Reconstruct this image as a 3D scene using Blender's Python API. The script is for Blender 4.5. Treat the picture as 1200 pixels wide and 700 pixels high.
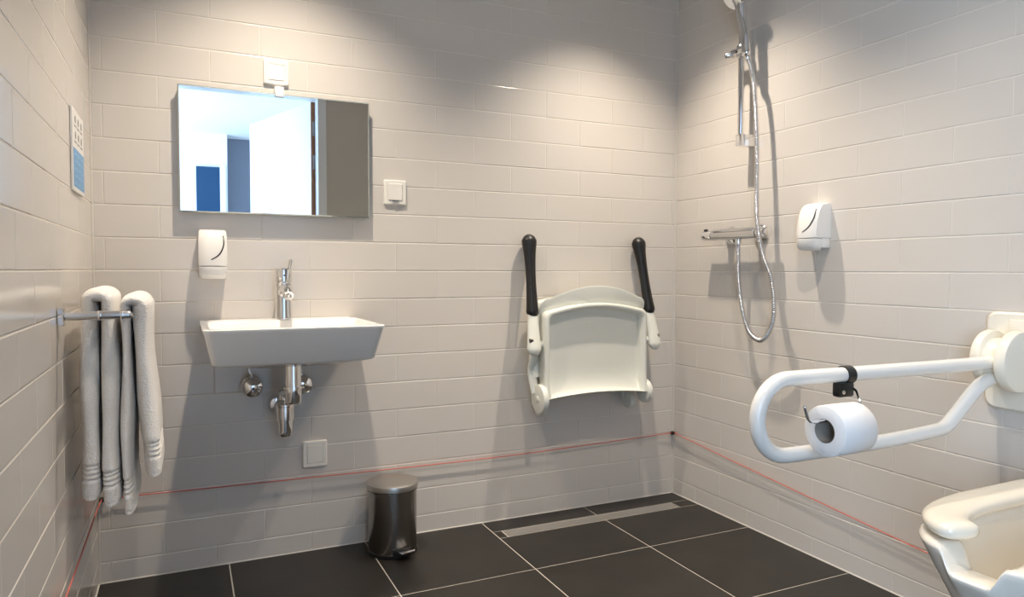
import bpy, bmesh, math, random
from mathutils import Vector, Matrix

random.seed(7)
PI = math.pi
S = bpy.context.scene
COL = S.collection
for o in list(bpy.data.objects):
    bpy.data.objects.remove(o, do_unlink=True)

# ---------------------------------------------------------------- camera
YAW, PITCH, ROLL = 0.43540, -0.03980, 0.0029
fw = Vector((math.sin(YAW) * math.cos(PITCH), math.cos(YAW) * math.cos(PITCH), math.sin(PITCH)))
r0 = fw.cross(Vector((0, 0, 1))).normalized()
u0 = r0.cross(fw)
rt = r0 * math.cos(ROLL) + u0 * math.sin(ROLL)
up = -r0 * math.sin(ROLL) + u0 * math.cos(ROLL)
cam = bpy.data.cameras.new('camera')
cam.sensor_fit = 'HORIZONTAL'
cam.sensor_width = 36.0
cam.lens = 824.73 / 1200 * 36.0
cam.clip_start = 0.02
camo = bpy.data.objects.new('camera', cam)
COL.objects.link(camo)
m = Matrix((rt, up, -fw)).transposed().to_4x4()
m.translation = Vector((-1.9203, -2.4601, 0.968))
camo.matrix_world = m
S.camera = camo

# ---------------------------------------------------------------- world, lights, exposure
S.view_settings.view_transform = 'Standard'
S.view_settings.look = 'None'
S.view_settings.gamma = 1
S.view_settings.exposure = 0.08
S.view_settings.use_curve_mapping = False
W = bpy.data.worlds.new('world')
S.world = W
W.use_nodes = True
W.node_tree.nodes['Background'].inputs['Color'].default_value = (0.55, 0.75, 1.0, 1)
W.node_tree.nodes['Background'].inputs['Strength'].default_value = 1.5
S.cycles.caustics_reflective = False
S.cycles.caustics_refractive = False
S.cycles.max_bounces = 10
S.cycles.diffuse_bounces = 6

CEIL = 2.32
SPOTS = [(-1.63, -0.45, 98), (-0.45, -0.46, 96), (-0.70, -1.28, 66), (-1.60, -1.60, 36)]
for i, (x, y, e) in enumerate(SPOTS):
    L = bpy.data.lights.new('spotlight', 'SPOT')
    L.energy = e
    L.color = (1.0, 0.865, 0.705)
    L.spot_size = math.radians((105, 99, 106, 115)[i])
    L.spot_blend = 1.0
    L.shadow_soft_size = 0.018
    lo = bpy.data.objects.new('spotlight', L)
    lo.location = (x, y, CEIL - 0.03)
    COL.objects.link(lo)
# area lamp for the hallway daylight, set inside the added, unseen window
L = bpy.data.lights.new('hallway_daylight', 'AREA')
L.shape = 'RECTANGLE'
L.size = 2.6
L.size_y = 1.5
L.energy = 165
L.color = (0.55, 0.75, 1.0)
lo = bpy.data.objects.new('hallway_daylight', L)
lo.location = (-3.68, -4.6, 1.55)
lo.rotation_euler = (0, -PI / 2, 0)
COL.objects.link(lo)

# ---------------------------------------------------------------- materials
def mat(name, color, rough=0.5, metal=0.0, spec=0.5, coat=0.0, bump=0.0, bscale=40.0, var=0.0, vscale=6.0,
        objvar=0.0, sub=0.0, trans=0.0, emit=None, aniso=None, bdist=0.002):
    m = bpy.data.materials.new(name)
    m.use_nodes = True
    nt = m.node_tree
    N, Lk = nt.nodes, nt.links
    b = N['Principled BSDF']
    b.inputs['Base Color'].default_value = (*color, 1)
    b.inputs['Roughness'].default_value = rough
    b.inputs['Metallic'].default_value = metal
    b.inputs['Specular IOR Level'].default_value = spec
    b.inputs['Coat Weight'].default_value = coat
    b.inputs['Coat Roughness'].default_value = 0.05
    b.inputs['Transmission Weight'].default_value = trans
    if sub:
        b.inputs['Subsurface Weight'].default_value = sub
        b.inputs['Subsurface Radius'].default_value = (0.01, 0.008, 0.006)
    if emit:
        b.inputs['Emission Color'].default_value = (*emit[0], 1)
        b.inputs['Emission Strength'].default_value = emit[1]
    tc = N.new('ShaderNodeTexCoord')
    src = None
    if var:
        nz = N.new('ShaderNodeTexNoise')
        nz.inputs['Scale'].default_value = vscale
        nz.inputs['Detail'].default_value = 6
        Lk.new(tc.outputs['Object'], nz.inputs['Vector'])
        mr = N.new('ShaderNodeMapRange')
        mr.inputs['From Min'].default_value = 0.3
        mr.inputs['From Max'].default_value = 0.7
        mr.inputs['To Min'].default_value = 1 - var
        mr.inputs['To Max'].default_value = 1 + var
        Lk.new(nz.outputs['Fac'], mr.inputs['Value'])
        src = mr.outputs['Result']
    if objvar:
        oi = N.new('ShaderNodeObjectInfo')
        mr = N.new('ShaderNodeMapRange')
        mr.inputs['To Min'].default_value = 1 - objvar
        mr.inputs['To Max'].default_value = 1 + objvar
        Lk.new(oi.outputs['Random'], mr.inputs['Value'])
        if src:
            mm = N.new('ShaderNodeMath')
            mm.operation = 'MULTIPLY'
            Lk.new(src, mm.inputs[0])
            Lk.new(mr.outputs['Result'], mm.inputs[1])
            src = mm.outputs[0]
        else:
            src = mr.outputs['Result']
    if src:
        mx = N.new('ShaderNodeVectorMath')
        mx.operation = 'SCALE'
        mx.inputs[0].default_value = color
        Lk.new(src, mx.inputs['Scale'])
        Lk.new(mx.outputs[0], b.inputs['Base Color'])
    if bump:
        nz = N.new('ShaderNodeTexNoise')
        nz.inputs['Scale'].default_value = bscale
        nz.inputs['Detail'].default_value = 3
        if aniso:
            mp = N.new('ShaderNodeMapping')
            mp.inputs['Scale'].default_value = aniso
            Lk.new(tc.outputs['Object'], mp.inputs['Vector'])
            Lk.new(mp.outputs[0], nz.inputs['Vector'])
        else:
            Lk.new(tc.outputs['Object'], nz.inputs['Vector'])
        bp = N.new('ShaderNodeBump')
        bp.inputs['Strength'].default_value = bump
        bp.inputs['Distance'].default_value = bdist
        Lk.new(nz.outputs['Fac'], bp.inputs['Height'])
        Lk.new(bp.outputs[0], b.inputs['Normal'])
    return m

M = {}
M['tile'] = mat('wall_tile_glaze', (0.655, 0.615, 0.57), 0.16, spec=0.5, bump=0.05, bscale=9, objvar=0.006, bdist=0.004)
M['grout'] = mat('wall_grout', (0.72, 0.68, 0.62), 0.8, var=0.04, vscale=20)
M['silicone'] = mat('silicone_joint', (0.64, 0.61, 0.56), 0.4)
M['floor_tile'] = mat('dark_floor_tile', (0.020, 0.0175, 0.015), 0.42, spec=0.4, var=0.22, vscale=7, objvar=0.08, bump=0.12, bscale=60)
M['floor_grout'] = mat('floor_grout', (0.50, 0.47, 0.42), 0.85)
M['paint'] = mat('beige_wall_paint', (0.62, 0.58, 0.52), 0.75, bump=0.05, bscale=120)
M['white_paint'] = mat('white_wall_paint', (0.86, 0.87, 0.88), 0.7, bump=0.04, bscale=120)
M['recess_shade'] = mat('shaded_wall_paint', (0.20, 0.22, 0.27), 0.7)  # shade of the hallway recess, put into the wall colour
M['ceiling'] = mat('ceiling_paint', (0.80, 0.79, 0.77), 0.8, bump=0.04, bscale=150)
M['hall_floor'] = mat('hallway_vinyl', (0.58, 0.57, 0.55), 0.5, var=0.1)
M['ceramic'] = mat('white_ceramic', (0.86, 0.85, 0.83), 0.08, spec=0.55, coat=0.3)
M['toilet'] = mat('toilet_ceramic', (0.84, 0.80, 0.72), 0.10, spec=0.55, coat=0.3)
M['toilet_seat'] = mat('toilet_seat_plastic', (0.86, 0.81, 0.70), 0.22, spec=0.5)
M['chrome'] = mat('chrome', (0.82, 0.82, 0.83), 0.07, metal=1.0)
M['chrome_soft'] = mat('satin_chrome', (0.66, 0.66, 0.67), 0.2, metal=1.0)
M['steel'] = mat('brushed_steel', (0.34, 0.32, 0.30), 0.24, metal=1.0, bump=0.06, bscale=40, aniso=(40, 40, 0.6))
M['steel_lid'] = mat('brushed_steel_lid', (0.55, 0.53, 0.50), 0.34, metal=1.0)
M['drain'] = mat('drain_steel', (0.52, 0.50, 0.47), 0.38, metal=0.85, bump=0.08, bscale=90)
M['mirror'] = mat('mirror_silver', (0.93, 0.95, 0.95), 0.0, metal=1.0)
M['mirror_edge'] = mat('mirror_edge', (0.50, 0.55, 0.54), 0.15, metal=0.6)
M['white_plastic'] = mat('white_plastic', (0.83, 0.82, 0.80), 0.28)
M['switch'] = mat('switch_plastic', (0.82, 0.79, 0.73), 0.3)
M['clip'] = mat('clear_clip', (0.80, 0.84, 0.88), 0.15)
M['seat_plastic'] = mat('seat_plastic', (0.74, 0.75, 0.69), 0.30, bump=0.04, bscale=250)
M['bar_white'] = mat('white_coated_bar', (0.87, 0.86, 0.83), 0.16, coat=0.3)
M['hinge_cream'] = mat('cream_plastic', (0.85, 0.81, 0.71), 0.30)
M['black'] = mat('black_rubber', (0.007, 0.007, 0.007), 0.42)
M['black_plastic'] = mat('black_plastic', (0.012, 0.012, 0.013), 0.3)
M['dark'] = mat('dark_slot', (0.03, 0.025, 0.025), 0.4)
M['paper'] = mat('toilet_paper', (0.86, 0.86, 0.87), 0.95, spec=0.1, bump=0.25, bscale=260, bdist=0.0015)
M['cardboard'] = mat('cardboard_core', (0.30, 0.27, 0.24), 0.9, spec=0.1)
M['red_cord'] = mat('red_cord', (0.58, 0.15, 0.12), 0.6)
M['wood'] = mat('door_edge_wood', (0.34, 0.16, 0.08), 0.5, var=0.2, vscale=15)
M['door_white'] = mat('door_laminate', (0.84, 0.87, 0.90), 0.35)
M['blue'] = mat('blue_door_paint', (0.002, 0.045, 0.115), 0.5)
M['glass'] = mat('window_glass', (0.9, 0.95, 1.0), 0.02, trans=1.0)
M['bulb'] = mat('spot_bulb', (1, 0.9, 0.75), 0.4, emit=((1.0, 0.83, 0.62), 8.0))

# towel: white terry
def towel_material():
    m = mat('white_terry', (0.86, 0.84, 0.81), 1.0, spec=0.08)
    nt = m.node_tree
    N, Lk = nt.nodes, nt.links
    b = N['Principled BSDF']
    b.inputs['Sheen Weight'].default_value = 0.25
    tc = N.new('ShaderNodeTexCoord')
    v = N.new('ShaderNodeTexVoronoi')
    v.inputs['Scale'].default_value = 260
    nz = N.new('ShaderNodeTexNoise')
    nz.inputs['Scale'].default_value = 420
    Lk.new(tc.outputs['Object'], v.inputs['Vector'])
    Lk.new(tc.outputs['Object'], nz.inputs['Vector'])
    ad = N.new('ShaderNodeMath')
    ad.operation = 'ADD'
    Lk.new(v.outputs['Distance'], ad.inputs[0])
    Lk.new(nz.outputs['Fac'], ad.inputs[1])
    bp = N.new('ShaderNodeBump')
    bp.inputs['Strength'].default_value = 0.55
    bp.inputs['Distance'].default_value = 0.003
    Lk.new(ad.outputs[0], bp.inputs['Height'])
    Lk.new(bp.outputs[0], b.inputs['Normal'])
    return m
M['terry'] = towel_material()

# ---------------------------------------------------------------- mesh helpers
def obj(name, bm, m, parent=None, smooth=False, loc=None, angle=35):
    bmesh.ops.recalc_face_normals(bm, faces=bm.faces)
    me = bpy.data.meshes.new(name)
    bm.to_mesh(me)
    bm.free()
    if smooth:
        me.polygons.foreach_set('use_smooth', [True] * len(me.polygons))
        try:
            me.set_sharp_from_angle(angle=math.radians(angle))
        except Exception:
            pass
    me.materials.append(M[m] if isinstance(m, str) else m)
    o = bpy.data.objects.new(name, me)
    COL.objects.link(o)
    if parent:
        o.parent = parent
    if loc:
        o.location = loc
    return o

def thing(name, label, cat, loc=(0, 0, 0), rotz=0, group=None):
    o = bpy.data.objects.new(name, None)
    o.empty_display_size = 0.05
    COL.objects.link(o)
    o.location = loc
    o.rotation_euler = (0, 0, rotz)
    o['label'] = label
    o['category'] = cat
    if group:
        o['group'] = group
    return o

def struct(o, label=None):
    o['kind'] = 'structure'
    if label:
        o['label'] = label
    return o

def box(x0, x1, y0, y1, z0, z1, bev=0.0, seg=2, bm=None):
    own = bmesh.new()
    r = bmesh.ops.create_cube(own, size=1)
    for v in own.verts:
        v.co = Vector(((x0 + x1) / 2 + v.co.x * (x1 - x0), (y0 + y1) / 2 + v.co.y * (y1 - y0), (z0 + z1) / 2 + v.co.z * (z1 - z0)))
    if bev:
        bmesh.ops.bevel(own, geom=own.edges[:], offset=bev, segments=seg, profile=0.5, affect='EDGES')
    return join(bm, own)

def join(bm, own):
    if bm is None:
        return own
    me = bpy.data.meshes.new('tmp')
    own.to_mesh(me)
    own.free()
    bm.from_mesh(me)
    bpy.data.meshes.remove(me)
    return bm

def loft(rings, cap0=True, cap1=True, bm=None, closed=True, loop=False):
    own = bmesh.new()
    R = [[own.verts.new(p) for p in ring] for ring in rings]
    n = len(rings[0])
    pairs = list(zip(R[:-1], R[1:]))
    if loop:
        pairs.append((R[-1], R[0]))
    for a, b in pairs:
        for i in range(n if closed else n - 1):
            j = (i + 1) % n
            own.faces.new((a[i], a[j], b[j], b[i]))
    if cap0 and not loop:
        own.faces.new(list(reversed(R[0])))
    if cap1 and not loop:
        own.faces.new(R[-1])
    bmesh.ops.recalc_face_normals(own, faces=own.faces)
    return join(bm, own)

def catmull(P, n=8):
    P = [Vector(p) for p in P]
    out = []
    for i in range(len(P) - 1):
        p0 = P[max(i - 1, 0)]
        p1, p2 = P[i], P[i + 1]
        p3 = P[min(i + 2, len(P) - 1)]
        for k in range(n):
            t = k / n
            out.append(0.5 * ((2 * p1) + (-p0 + p2) * t + (2 * p0 - 5 * p1 + 4 * p2 - p3) * t * t + (-p0 + 3 * p1 - 3 * p2 + p3) * t ** 3))
    out.append(P[-1])
    return out

def frames(P):
    P = [Vector(p) for p in P]
    T = []
    for i in range(len(P)):
        a = P[max(i - 1, 0)]
        b = P[min(i + 1, len(P) - 1)]
        T.append((b - a).normalized())
    n = Vector((0, 0, 1)) if abs(T[0].z) < 0.9 else Vector((1, 0, 0))
    n = (n - T[0] * n.dot(T[0])).normalized()
    F = []
    for i, t in enumerate(T):
        if i:
            n = (n - t * n.dot(t)).normalized()
        F.append((P[i], n.copy(), t.cross(n)))
    return F

def tube(P, r, seg=16, bm=None, caps=True, sx=1.0, round_ends=False):
    F = frames(P)
    rr = r if callable(r) else (lambda t: r)
    rings = []
    N = len(F) - 1
    for i, (p, n, b) in enumerate(F):
        q = rr(i / max(N, 1))
        rings.append([p + n * (math.cos(2 * PI * k / seg) * q) + b * (math.sin(2 * PI * k / seg) * q * sx) for k in range(seg)])
    if round_ends:
        p0, n0, b0 = F[0]
        t0 = (Vector(P[1]) - Vector(P[0])).normalized()
        p1, n1, b1 = F[-1]
        t1 = (Vector(P[-1]) - Vector(P[-2])).normalized()
        pre, post = [], []
        for a in (0.15, 0.5, 0.8):
            c, s = math.cos(a * PI / 2), math.sin(a * PI / 2)
            pre.insert(0, [p0 - t0 * rr(0) * s + (v - p0) * c for v in rings[0]])
            post.append([p1 + t1 * rr(1) * s + (v - p1) * c for v in rings[-1]])
        rings = pre + rings + post
    return loft(rings, caps, caps, bm)

def cyl(a, b, r0, r1=None, seg=24, bev=0.0, bm=None):
    a, b = Vector(a), Vector(b)
    r1 = r0 if r1 is None else r1
    d = (b - a).normalized()
    n = Vector((0, 0, 1)) if abs(d.z) < 0.9 else Vector((1, 0, 0))
    n = (n - d * n.dot(d)).normalized()
    m2 = d.cross(n)
    ring = lambda p, r: [p + n * math.cos(2 * PI * k / seg) * r + m2 * math.sin(2 * PI * k / seg) * r for k in range(seg)]
    if bev:
        rings = [ring(a, r0 - bev), ring(a + d * bev * 0.3, r0 - bev * 0.3), ring(a + d * bev, r0),
                 ring(b - d * bev, r1), ring(b - d * bev * 0.3, r1 - bev * 0.3), ring(b, r1 - bev)]
    else:
        rings = [ring(a, r0), ring(b, r1)]
    return loft(rings, True, True, bm)

def lathe(prof, origin=(0, 0, 0), axis='z', seg=32, bm=None, cap0=True, cap1=True):
    o = Vector(origin)
    rings = []
    for r, h in prof:
        ring = []
        for k in range(seg):
            c, s = math.cos(2 * PI * k / seg) * r, math.sin(2 * PI * k / seg) * r
            v = {'z': (c, s, h), 'y': (c, h, s), 'x': (h, c, s)}[axis]
            ring.append(o + Vector(v))
        rings.append(ring)
    return loft(rings, cap0, cap1, bm)

def sphere(c, r, scale=(1, 1, 1), seg=20, bm=None):
    own = bmesh.new()
    bmesh.ops.create_uvsphere(own, u_segments=seg, v_segments=seg // 2, radius=r)
    for v in own.verts:
        v.co = Vector((v.co.x * scale[0] + c[0], v.co.y * scale[1] + c[1], v.co.z * scale[2] + c[2]))
    return join(bm, own)

def rrect(hw, hh, r, n=5, cx=0, cy=0):
    r = max(min(r, hw - 1e-4, hh - 1e-4), 1e-4)
    pts = []
    for sx, sy, a0 in ((1, 1, 0), (-1, 1, 90), (-1, -1, 180), (1, -1, 270)):
        for k in range(n + 1):
            a = math.radians(a0 + 90 * k / n)
            pts.append((cx + sx * (hw - r) + r * math.cos(a), cy + sy * (hh - r) + r * math.sin(a)))
    return pts

# ---------------------------------------------------------------- room shell
XL, YF = -2.1713, -2.56
GJ = 0.0030
Z0 = 0.0656
HT = 0.30180

def slab(name, b, m):
    return struct(obj(name, box(*b), m))

wall_back = slab('wall_back', (XL - 0.12, 0.12, 0.0010, 0.12, -0.1, CEIL + 0.05), 'grout')
wall_right = slab('wall_right', (0.0010, 0.12, YF - 0.12, 0.0010, -0.1, CEIL + 0.05), 'grout')
wall_left = slab('wall_left', (XL - 0.12, XL - 0.0010, YF - 0.12, 0.0010, -0.1, CEIL + 0.05), 'grout')
ceiling = slab('ceiling', (XL, 0, YF, 0, CEIL, CEIL + 0.05), 'ceiling')

TILE_CACHE = {}
def tile_mesh(w, h, key):
    k = (round(w, 4), round(h, 4), key)
    if k in TILE_CACHE:
        return TILE_CACHE[k]
    # local: width along x, height z, front face towards -y; depth 6 mm, sits in the grout
    bm = bmesh.new()
    d, c = 0.006, 0.0012
    rings = [[(sx * (w / 2 - i), y, sz * (h / 2 - i)) for sx, sz in ((-1, -1), (1, -1), (1, 1), (-1, 1))]
             for y, i in ((d, 0), (c, 0), (c * 0.3, c * 0.4), (0, c * 1.3))]
    loft(rings, True, True, bm)
    bmesh.ops.recalc_face_normals(bm, faces=bm.faces)
    me = bpy.data.meshes.new('tile')
    bm.to_mesh(me)
    bm.free()
    me.materials.append(M[key])
    TILE_CACHE[k] = me
    return me

def place_tile(parent, w, h, loc, rotz, key='tile'):
    o = bpy.data.objects.new('tile', tile_mesh(w, h, key))
    COL.objects.link(o)
    o.parent = parent
    o.location = loc
    a = 0.0011
    o.rotation_euler = (random.uniform(-a, a), 0, rotz + random.uniform(-a, a) * 0.6)
    return o

def rows():
    z = 0.004
    r = -1
    zt = Z0
    while z < CEIL - 0.01:
        yield r, z + (GJ / 2 if r >= 0 else 0), min(zt - GJ / 2, CEIL - 0.001)
        z = zt
        zt += 0.1
        r += 1

def cuts(lo, hi, phase):
    k0 = math.ceil((lo - phase) / HT + 1e-6)
    xs = [lo]
    x = phase + k0 * HT
    while x < hi - 0.012:
        if x > lo + 0.012:
            xs.append(x)
        x += HT
    xs.append(hi)
    return zip(xs[:-1], xs[1:])

for r, za, zb in rows():
    odd = r % 2 == 1
    for a, b in cuts(XL + 0.003, -0.003, -0.932 if odd else -1.083):
        place_tile(wall_back, b - a - 0.0018, zb - za, ((a + b) / 2, random.uniform(-0.0003, 0.0003), (za + zb) / 2), 0)
    for a, b in cuts(YF, -0.003, -0.148 if odd else -0.299):
        place_tile(wall_right, b - a - 0.0018, zb - za, (random.uniform(-0.0003, 0.0003), (a + b) / 2, (za + zb) / 2), -PI / 2)
    for a, b in cuts(YF, -0.003, -1.066 if odd else -0.917):
        place_tile(wall_left, b - a - 0.0018, zb - za, (XL + random.uniform(-0.0003, 0.0003), (a + b) / 2, (za + zb) / 2), PI / 2)

# silicone joints in the corners and along the floor
def silicone(name, a, b, parent, r=0.003):
    obj(name, tube([a, b], r, 8), 'silicone', parent)
silicone('corner_joint', (-0.001, -0.001, 0), (-0.001, -0.001, CEIL), wall_back, 0.0042)
silicone('corner_joint', (XL + 0.001, -0.001, 0), (XL + 0.001, -0.001, CEIL), wall_back, 0.0042)
silicone('floor_joint', (XL, 0, 0.001), (0, 0, 0.001), wall_back)
silicone('floor_joint', (0, YF, 0.001), (0, 0, 0.001), wall_right)
silicone('floor_joint', (XL, YF, 0.001), (XL, 0, 0.001), wall_left)

# floor
floor = slab('floor', (XL, 0, YF, 0.0, -0.12, -0.0012), 'floor_grout')
FC = {}
def floor_tile(x0, x1, y0, y1):
    g = 0.002
    w, h = x1 - x0 - 2 * g, y1 - y0 - 2 * g
    k = (round(w, 4), round(h, 4))
    if k not in FC:
        bm = bmesh.new()
        loft([[(sx * (w / 2 - i), sy * (h / 2 - i), z) for sx, sy in ((-1, -1), (1, -1), (1, 1), (-1, 1))]
              for z, i in ((-0.008, 0), (-0.0008, 0), (0, 0.0009))], True, True, bm)
        me = bpy.data.meshes.new('tile')
        bm.to_mesh(me)
        bm.free()
        me.materials.append(M['floor_tile'])
        FC[k] = me
    o = bpy.data.objects.new('tile', FC[k])
    COL.objects.link(o)
    o.parent = floor
    o.location = ((x0 + x1) / 2, (y0 + y1) / 2, random.uniform(-0.0002, 0.0002))
DX0, DX1, DY0, DY1 = -0.865, -0.088, -0.168, -0.103
xs = [XL, -1.80, -1.35, -0.90, -0.45, 0.0]
ys = [YF, -2.25, -1.80, -1.35, -0.90, -0.455, 0.0]
for a, b in zip(xs[:-1], xs[1:]):
    for c, d in zip(ys[:-1], ys[1:]):
        if d == 0.0 and a >= -0.9:
            floor_tile(a, b, DY1, 0)
            floor_tile(a, b, c, DY0)
        else:
            floor_tile(a, b, c, d)
floor_tile(-0.90, DX0, DY0, DY1)
floor_tile(DX1, 0.0, DY0, DY1)

# linear drain
t = thing('shower_drain', 'long narrow brushed steel drain grate set in dark floor tiles', 'drain', ((DX0 + DX1) / 2, (DY0 + DY1) / 2, 0))
w, h = (DX1 - DX0) / 2 - 0.002, (DY1 - DY0) / 2 - 0.001
bm = bmesh.new()
loft([[(x, y, z) for x, y in rrect(a, b, 0.002, 2)] for a, b, z in ((w, h, -0.02), (w, h, 0.0005), (w - 0.004, h - 0.004, 0.0005), (w - 0.004, h - 0.004, -0.006))], True, False, bm)
obj('frame', bm, 'chrome_soft', t)
obj('cover_plate', box(-w + 0.006, w - 0.006, -h + 0.006, h - 0.006, -0.006, -0.0005, 0.0008), 'drain', t)

# front wall with the doorway (behind the camera, seen in the mirror)
DL, DR, DT = -2.03, -1.06, 2.16
bm = box(XL, DL, YF - 0.10, YF, 0, CEIL + 0.05)
box(DR, 0.0, YF - 0.10, YF, 0, CEIL + 0.05, bm=bm)
box(DL, DR, YF - 0.10, YF, DT, CEIL + 0.05, bm=bm)
wall_front = struct(obj('wall_front', bm, 'paint'))
bm = box(DR - 0.022, DR + 0.035, YF - 0.115, YF + 0.012, 0, DT + 0.035, 0.002)
box(DL - 0.035, DL + 0.022, YF - 0.115, YF + 0.012, 0, DT + 0.035, 0.002, bm=bm)
box(DL, DR, YF - 0.115, YF + 0.012, DT - 0.022, DT + 0.035, 0.002, bm=bm)
door_frame = struct(obj('door_1_frame', bm, 'door_white'))
door_frame.name = 'trim_1'
# door leaf, opened outwards into the hallway
leaf = bpy.data.objects.new('door_1', None)
COL.objects.link(leaf)
struct(leaf, 'white hinged door standing open into the hallway')
leaf.location = (-1.088, YF - 0.115, 0)
leaf.rotation_euler = (0, 0, math.radians(252.5))
obj('leaf', box(0.002, 1.06, -0.0225, 0.0225, 0.012, 2.135, 0.001), 'door_white', leaf)
obj('edge_band', box(-0.001, 0.003, -0.0225, 0.0225, 0.012, 2.135), 'wood', leaf)
for z in (0.35, 1.72, 1.95):
    obj('hinge', box(-0.004, 0.0, -0.012, 0.012, z - 0.05, z + 0.05, 0.001), 'chrome_soft', leaf)

# hallway beyond the door
HX0, HX1, HY = -3.8, -0.3, -6.1
HC = 2.47
slab('floor_hallway', (HX0, HX1, HY - 1.2, YF - 0.10, -0.1, -0.002), 'hall_floor')
slab('ceiling_hallway', (HX0, HX1, HY - 1.2, YF - 0.10, HC, HC + 0.06), 'white_paint')
slab('wall_hallway_far', (HX0, -1.47, HY - 0.12, HY, 0, HC), 'white_paint')
slab('wall_hallway_recess', (-1.60, HX1, HY - 0.35, HY - 0.25, 0, HC), 'recess_shade')
slab('wall_hallway_right', (HX1, HX1 + 0.1, HY - 1.2, YF - 0.1, 0, HC), 'white_paint')
bm = box(HX0 - 0.1, HX0, HY - 0.12, YF - 0.1, 0, 0.75)
box(HX0 - 0.1, HX0, HY - 0.12, YF - 0.1, 2.3, HC, bm=bm)
box(HX0 - 0.1, HX0, HY - 0.12, -5.95, 0.75, 2.3, bm=bm)
box(HX0 - 0.1, HX0, -3.25, YF - 0.1, 0.75, 2.3, bm=bm)
struct(obj('wall_hallway_left', bm, 'white_paint'))
slab('wall_hallway_near', (HX0, XL - 0.12, YF - 0.1, YF, 0, HC), 'white_paint')
w1 = bpy.data.objects.new('added_window_1', None)  # unseen window, added to give the hallway its daylight
COL.objects.link(w1)
struct(w1)
w1.location = (HX0 - 0.05, -4.6, 1.525)
bm = box(-0.03, 0.03, -1.35, -1.29, -0.775, 0.775)
box(-0.03, 0.03, 1.29, 1.35, -0.775, 0.775, bm=bm)
box(-0.03, 0.03, -1.29, 1.29, 0.715, 0.775, bm=bm)
box(-0.03, 0.03, -1.29, 1.29, -0.775, -0.715, bm=bm)
box(-0.03, 0.03, -0.03, 0.03, -0.715, 0.715, bm=bm)
obj('window_frame', bm, 'door_white', w1)
obj('pane', box(-0.004, 0.004, -1.29, -0.03, -0.715, 0.715), 'glass', w1)
obj('pane', box(-0.004, 0.004, 0.03, 1.29, -0.715, 0.715), 'glass', w1)
d2 = bpy.data.objects.new('door_2', None)
COL.objects.link(d2)
struct(d2, 'narrow blue door on the white hallway wall')
d2.location = (-1.79, HY, 0)
obj('leaf', box(0, 0.24, 0.0, 0.03, 0.01, 2.10, 0.002), 'blue', d2)
bm = box(0.24, 0.30, 0, 0.04, 0, 2.13, 0.002)
obj('jamb', bm, 'door_white', d2)

# ---------------------------------------------------------------- mirror
t = thing('wall_mirror', 'frameless rectangular mirror on the tiles above the washbasin', 'mirror', (-1.634, 0, 1.346))
mw, mh = 0.2985, 0.1975
bm = bmesh.new()
loft([[(sx * (mw - i), y, sz * (mh - i)) for sx, sz in ((-1, -1), (1, -1), (1, 1), (-1, 1))] for y, i in ((-0.024, 0), (-0.0275, 0.0), (-0.030, 0.004))], False, False, bm)
obj('edge', bm, 'mirror_edge', t)
bm = bmesh.new()
loft([[(sx * (mw - i), y, sz * (mh - i)) for sx, sz in ((-1, -1), (1, -1), (1, 1), (-1, 1))] for y, i in ((-0.0245, 0.0005), (-0.0301, 0.004))], True, True, bm)
obj('glass', bm, 'mirror', t)
obj('backing', box(-mw + 0.004, mw - 0.004, -0.0238, -0.001, -mh + 0.004, mh - 0.004), 'mirror_edge', t)
obj('clip', box(-0.011, 0.017, -0.036, -0.001, mh - 0.012, mh + 0.022, 0.003), 'clip', t, True)

# ---------------------------------------------------------------- switches and sockets
def wall_plate(name, label, cat, loc, hw, hh, kind):
    t = thing(name, label, cat, loc)
    bm = bmesh.new()
    loft([[(x, y, z) for x, z in rrect(hw - i, hh - i, 0.004, 3)] for y, i in ((-0.001, 0), (-0.006, 0), (-0.009, 0.003), (-0.009, 0.013), (-0.007, 0.014))], True, True, bm)
    obj('frame', bm, 'switch', t, True)
    if kind == 'rocker':
        bm = bmesh.new()
        a, b = hw - 0.0145, hh - 0.0145
        loft([[(-a, -0.006, -b), (a, -0.006, -b), (a, -0.006, b), (-a, -0.006, b)],
              [(-a, -0.010, -b), (a, -0.010, -b), (a, -0.008, b), (-a, -0.008, b)],
              [(-a + .001, -0.0108, -b + .001), (a - .001, -0.0108, -b + .001), (a - .001, -0.0086, b - .001), (-a + .001, -0.0086, b - .001)]], True, True, bm)
        obj('rocker', bm, 'switch', t)
    elif kind == 'flap':
        obj('flap', box(-hw + 0.015, hw - 0.015, -0.0115, -0.006, -hh + 0.016, hh - 0.013, 0.0015), 'switch', t)
        obj('flap_lip', box(-0.012, 0.012, -0.014, -0.009, -hh + 0.012, -hh + 0.0165, 0.001), 'chrome_soft', t)
    else:
        obj('blank_cover', box(-hw + 0.0155, hw - 0.0155, -0.010, -0.006, -hh + 0.0155, hh - 0.0155, 0.001), 'switch', t)
    return t
wall_plate('light_switch', 'square cream wall switch directly above the mirror', 'switch', (-1.637, 0, 1.617), 0.040, 0.040, 'rocker')
wall_plate('wall_socket', 'square cream flap socket on tiles right of the mirror', 'socket', (-1.2375, 0, 1.2435), 0.040, 0.0435, 'flap')
wall_plate('blank_plate', 'square blank cover plate low on the wall beneath the washbasin', 'cover plate', (-1.523, 0, 0.337), 0.041, 0.0455, 'blank')

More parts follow.
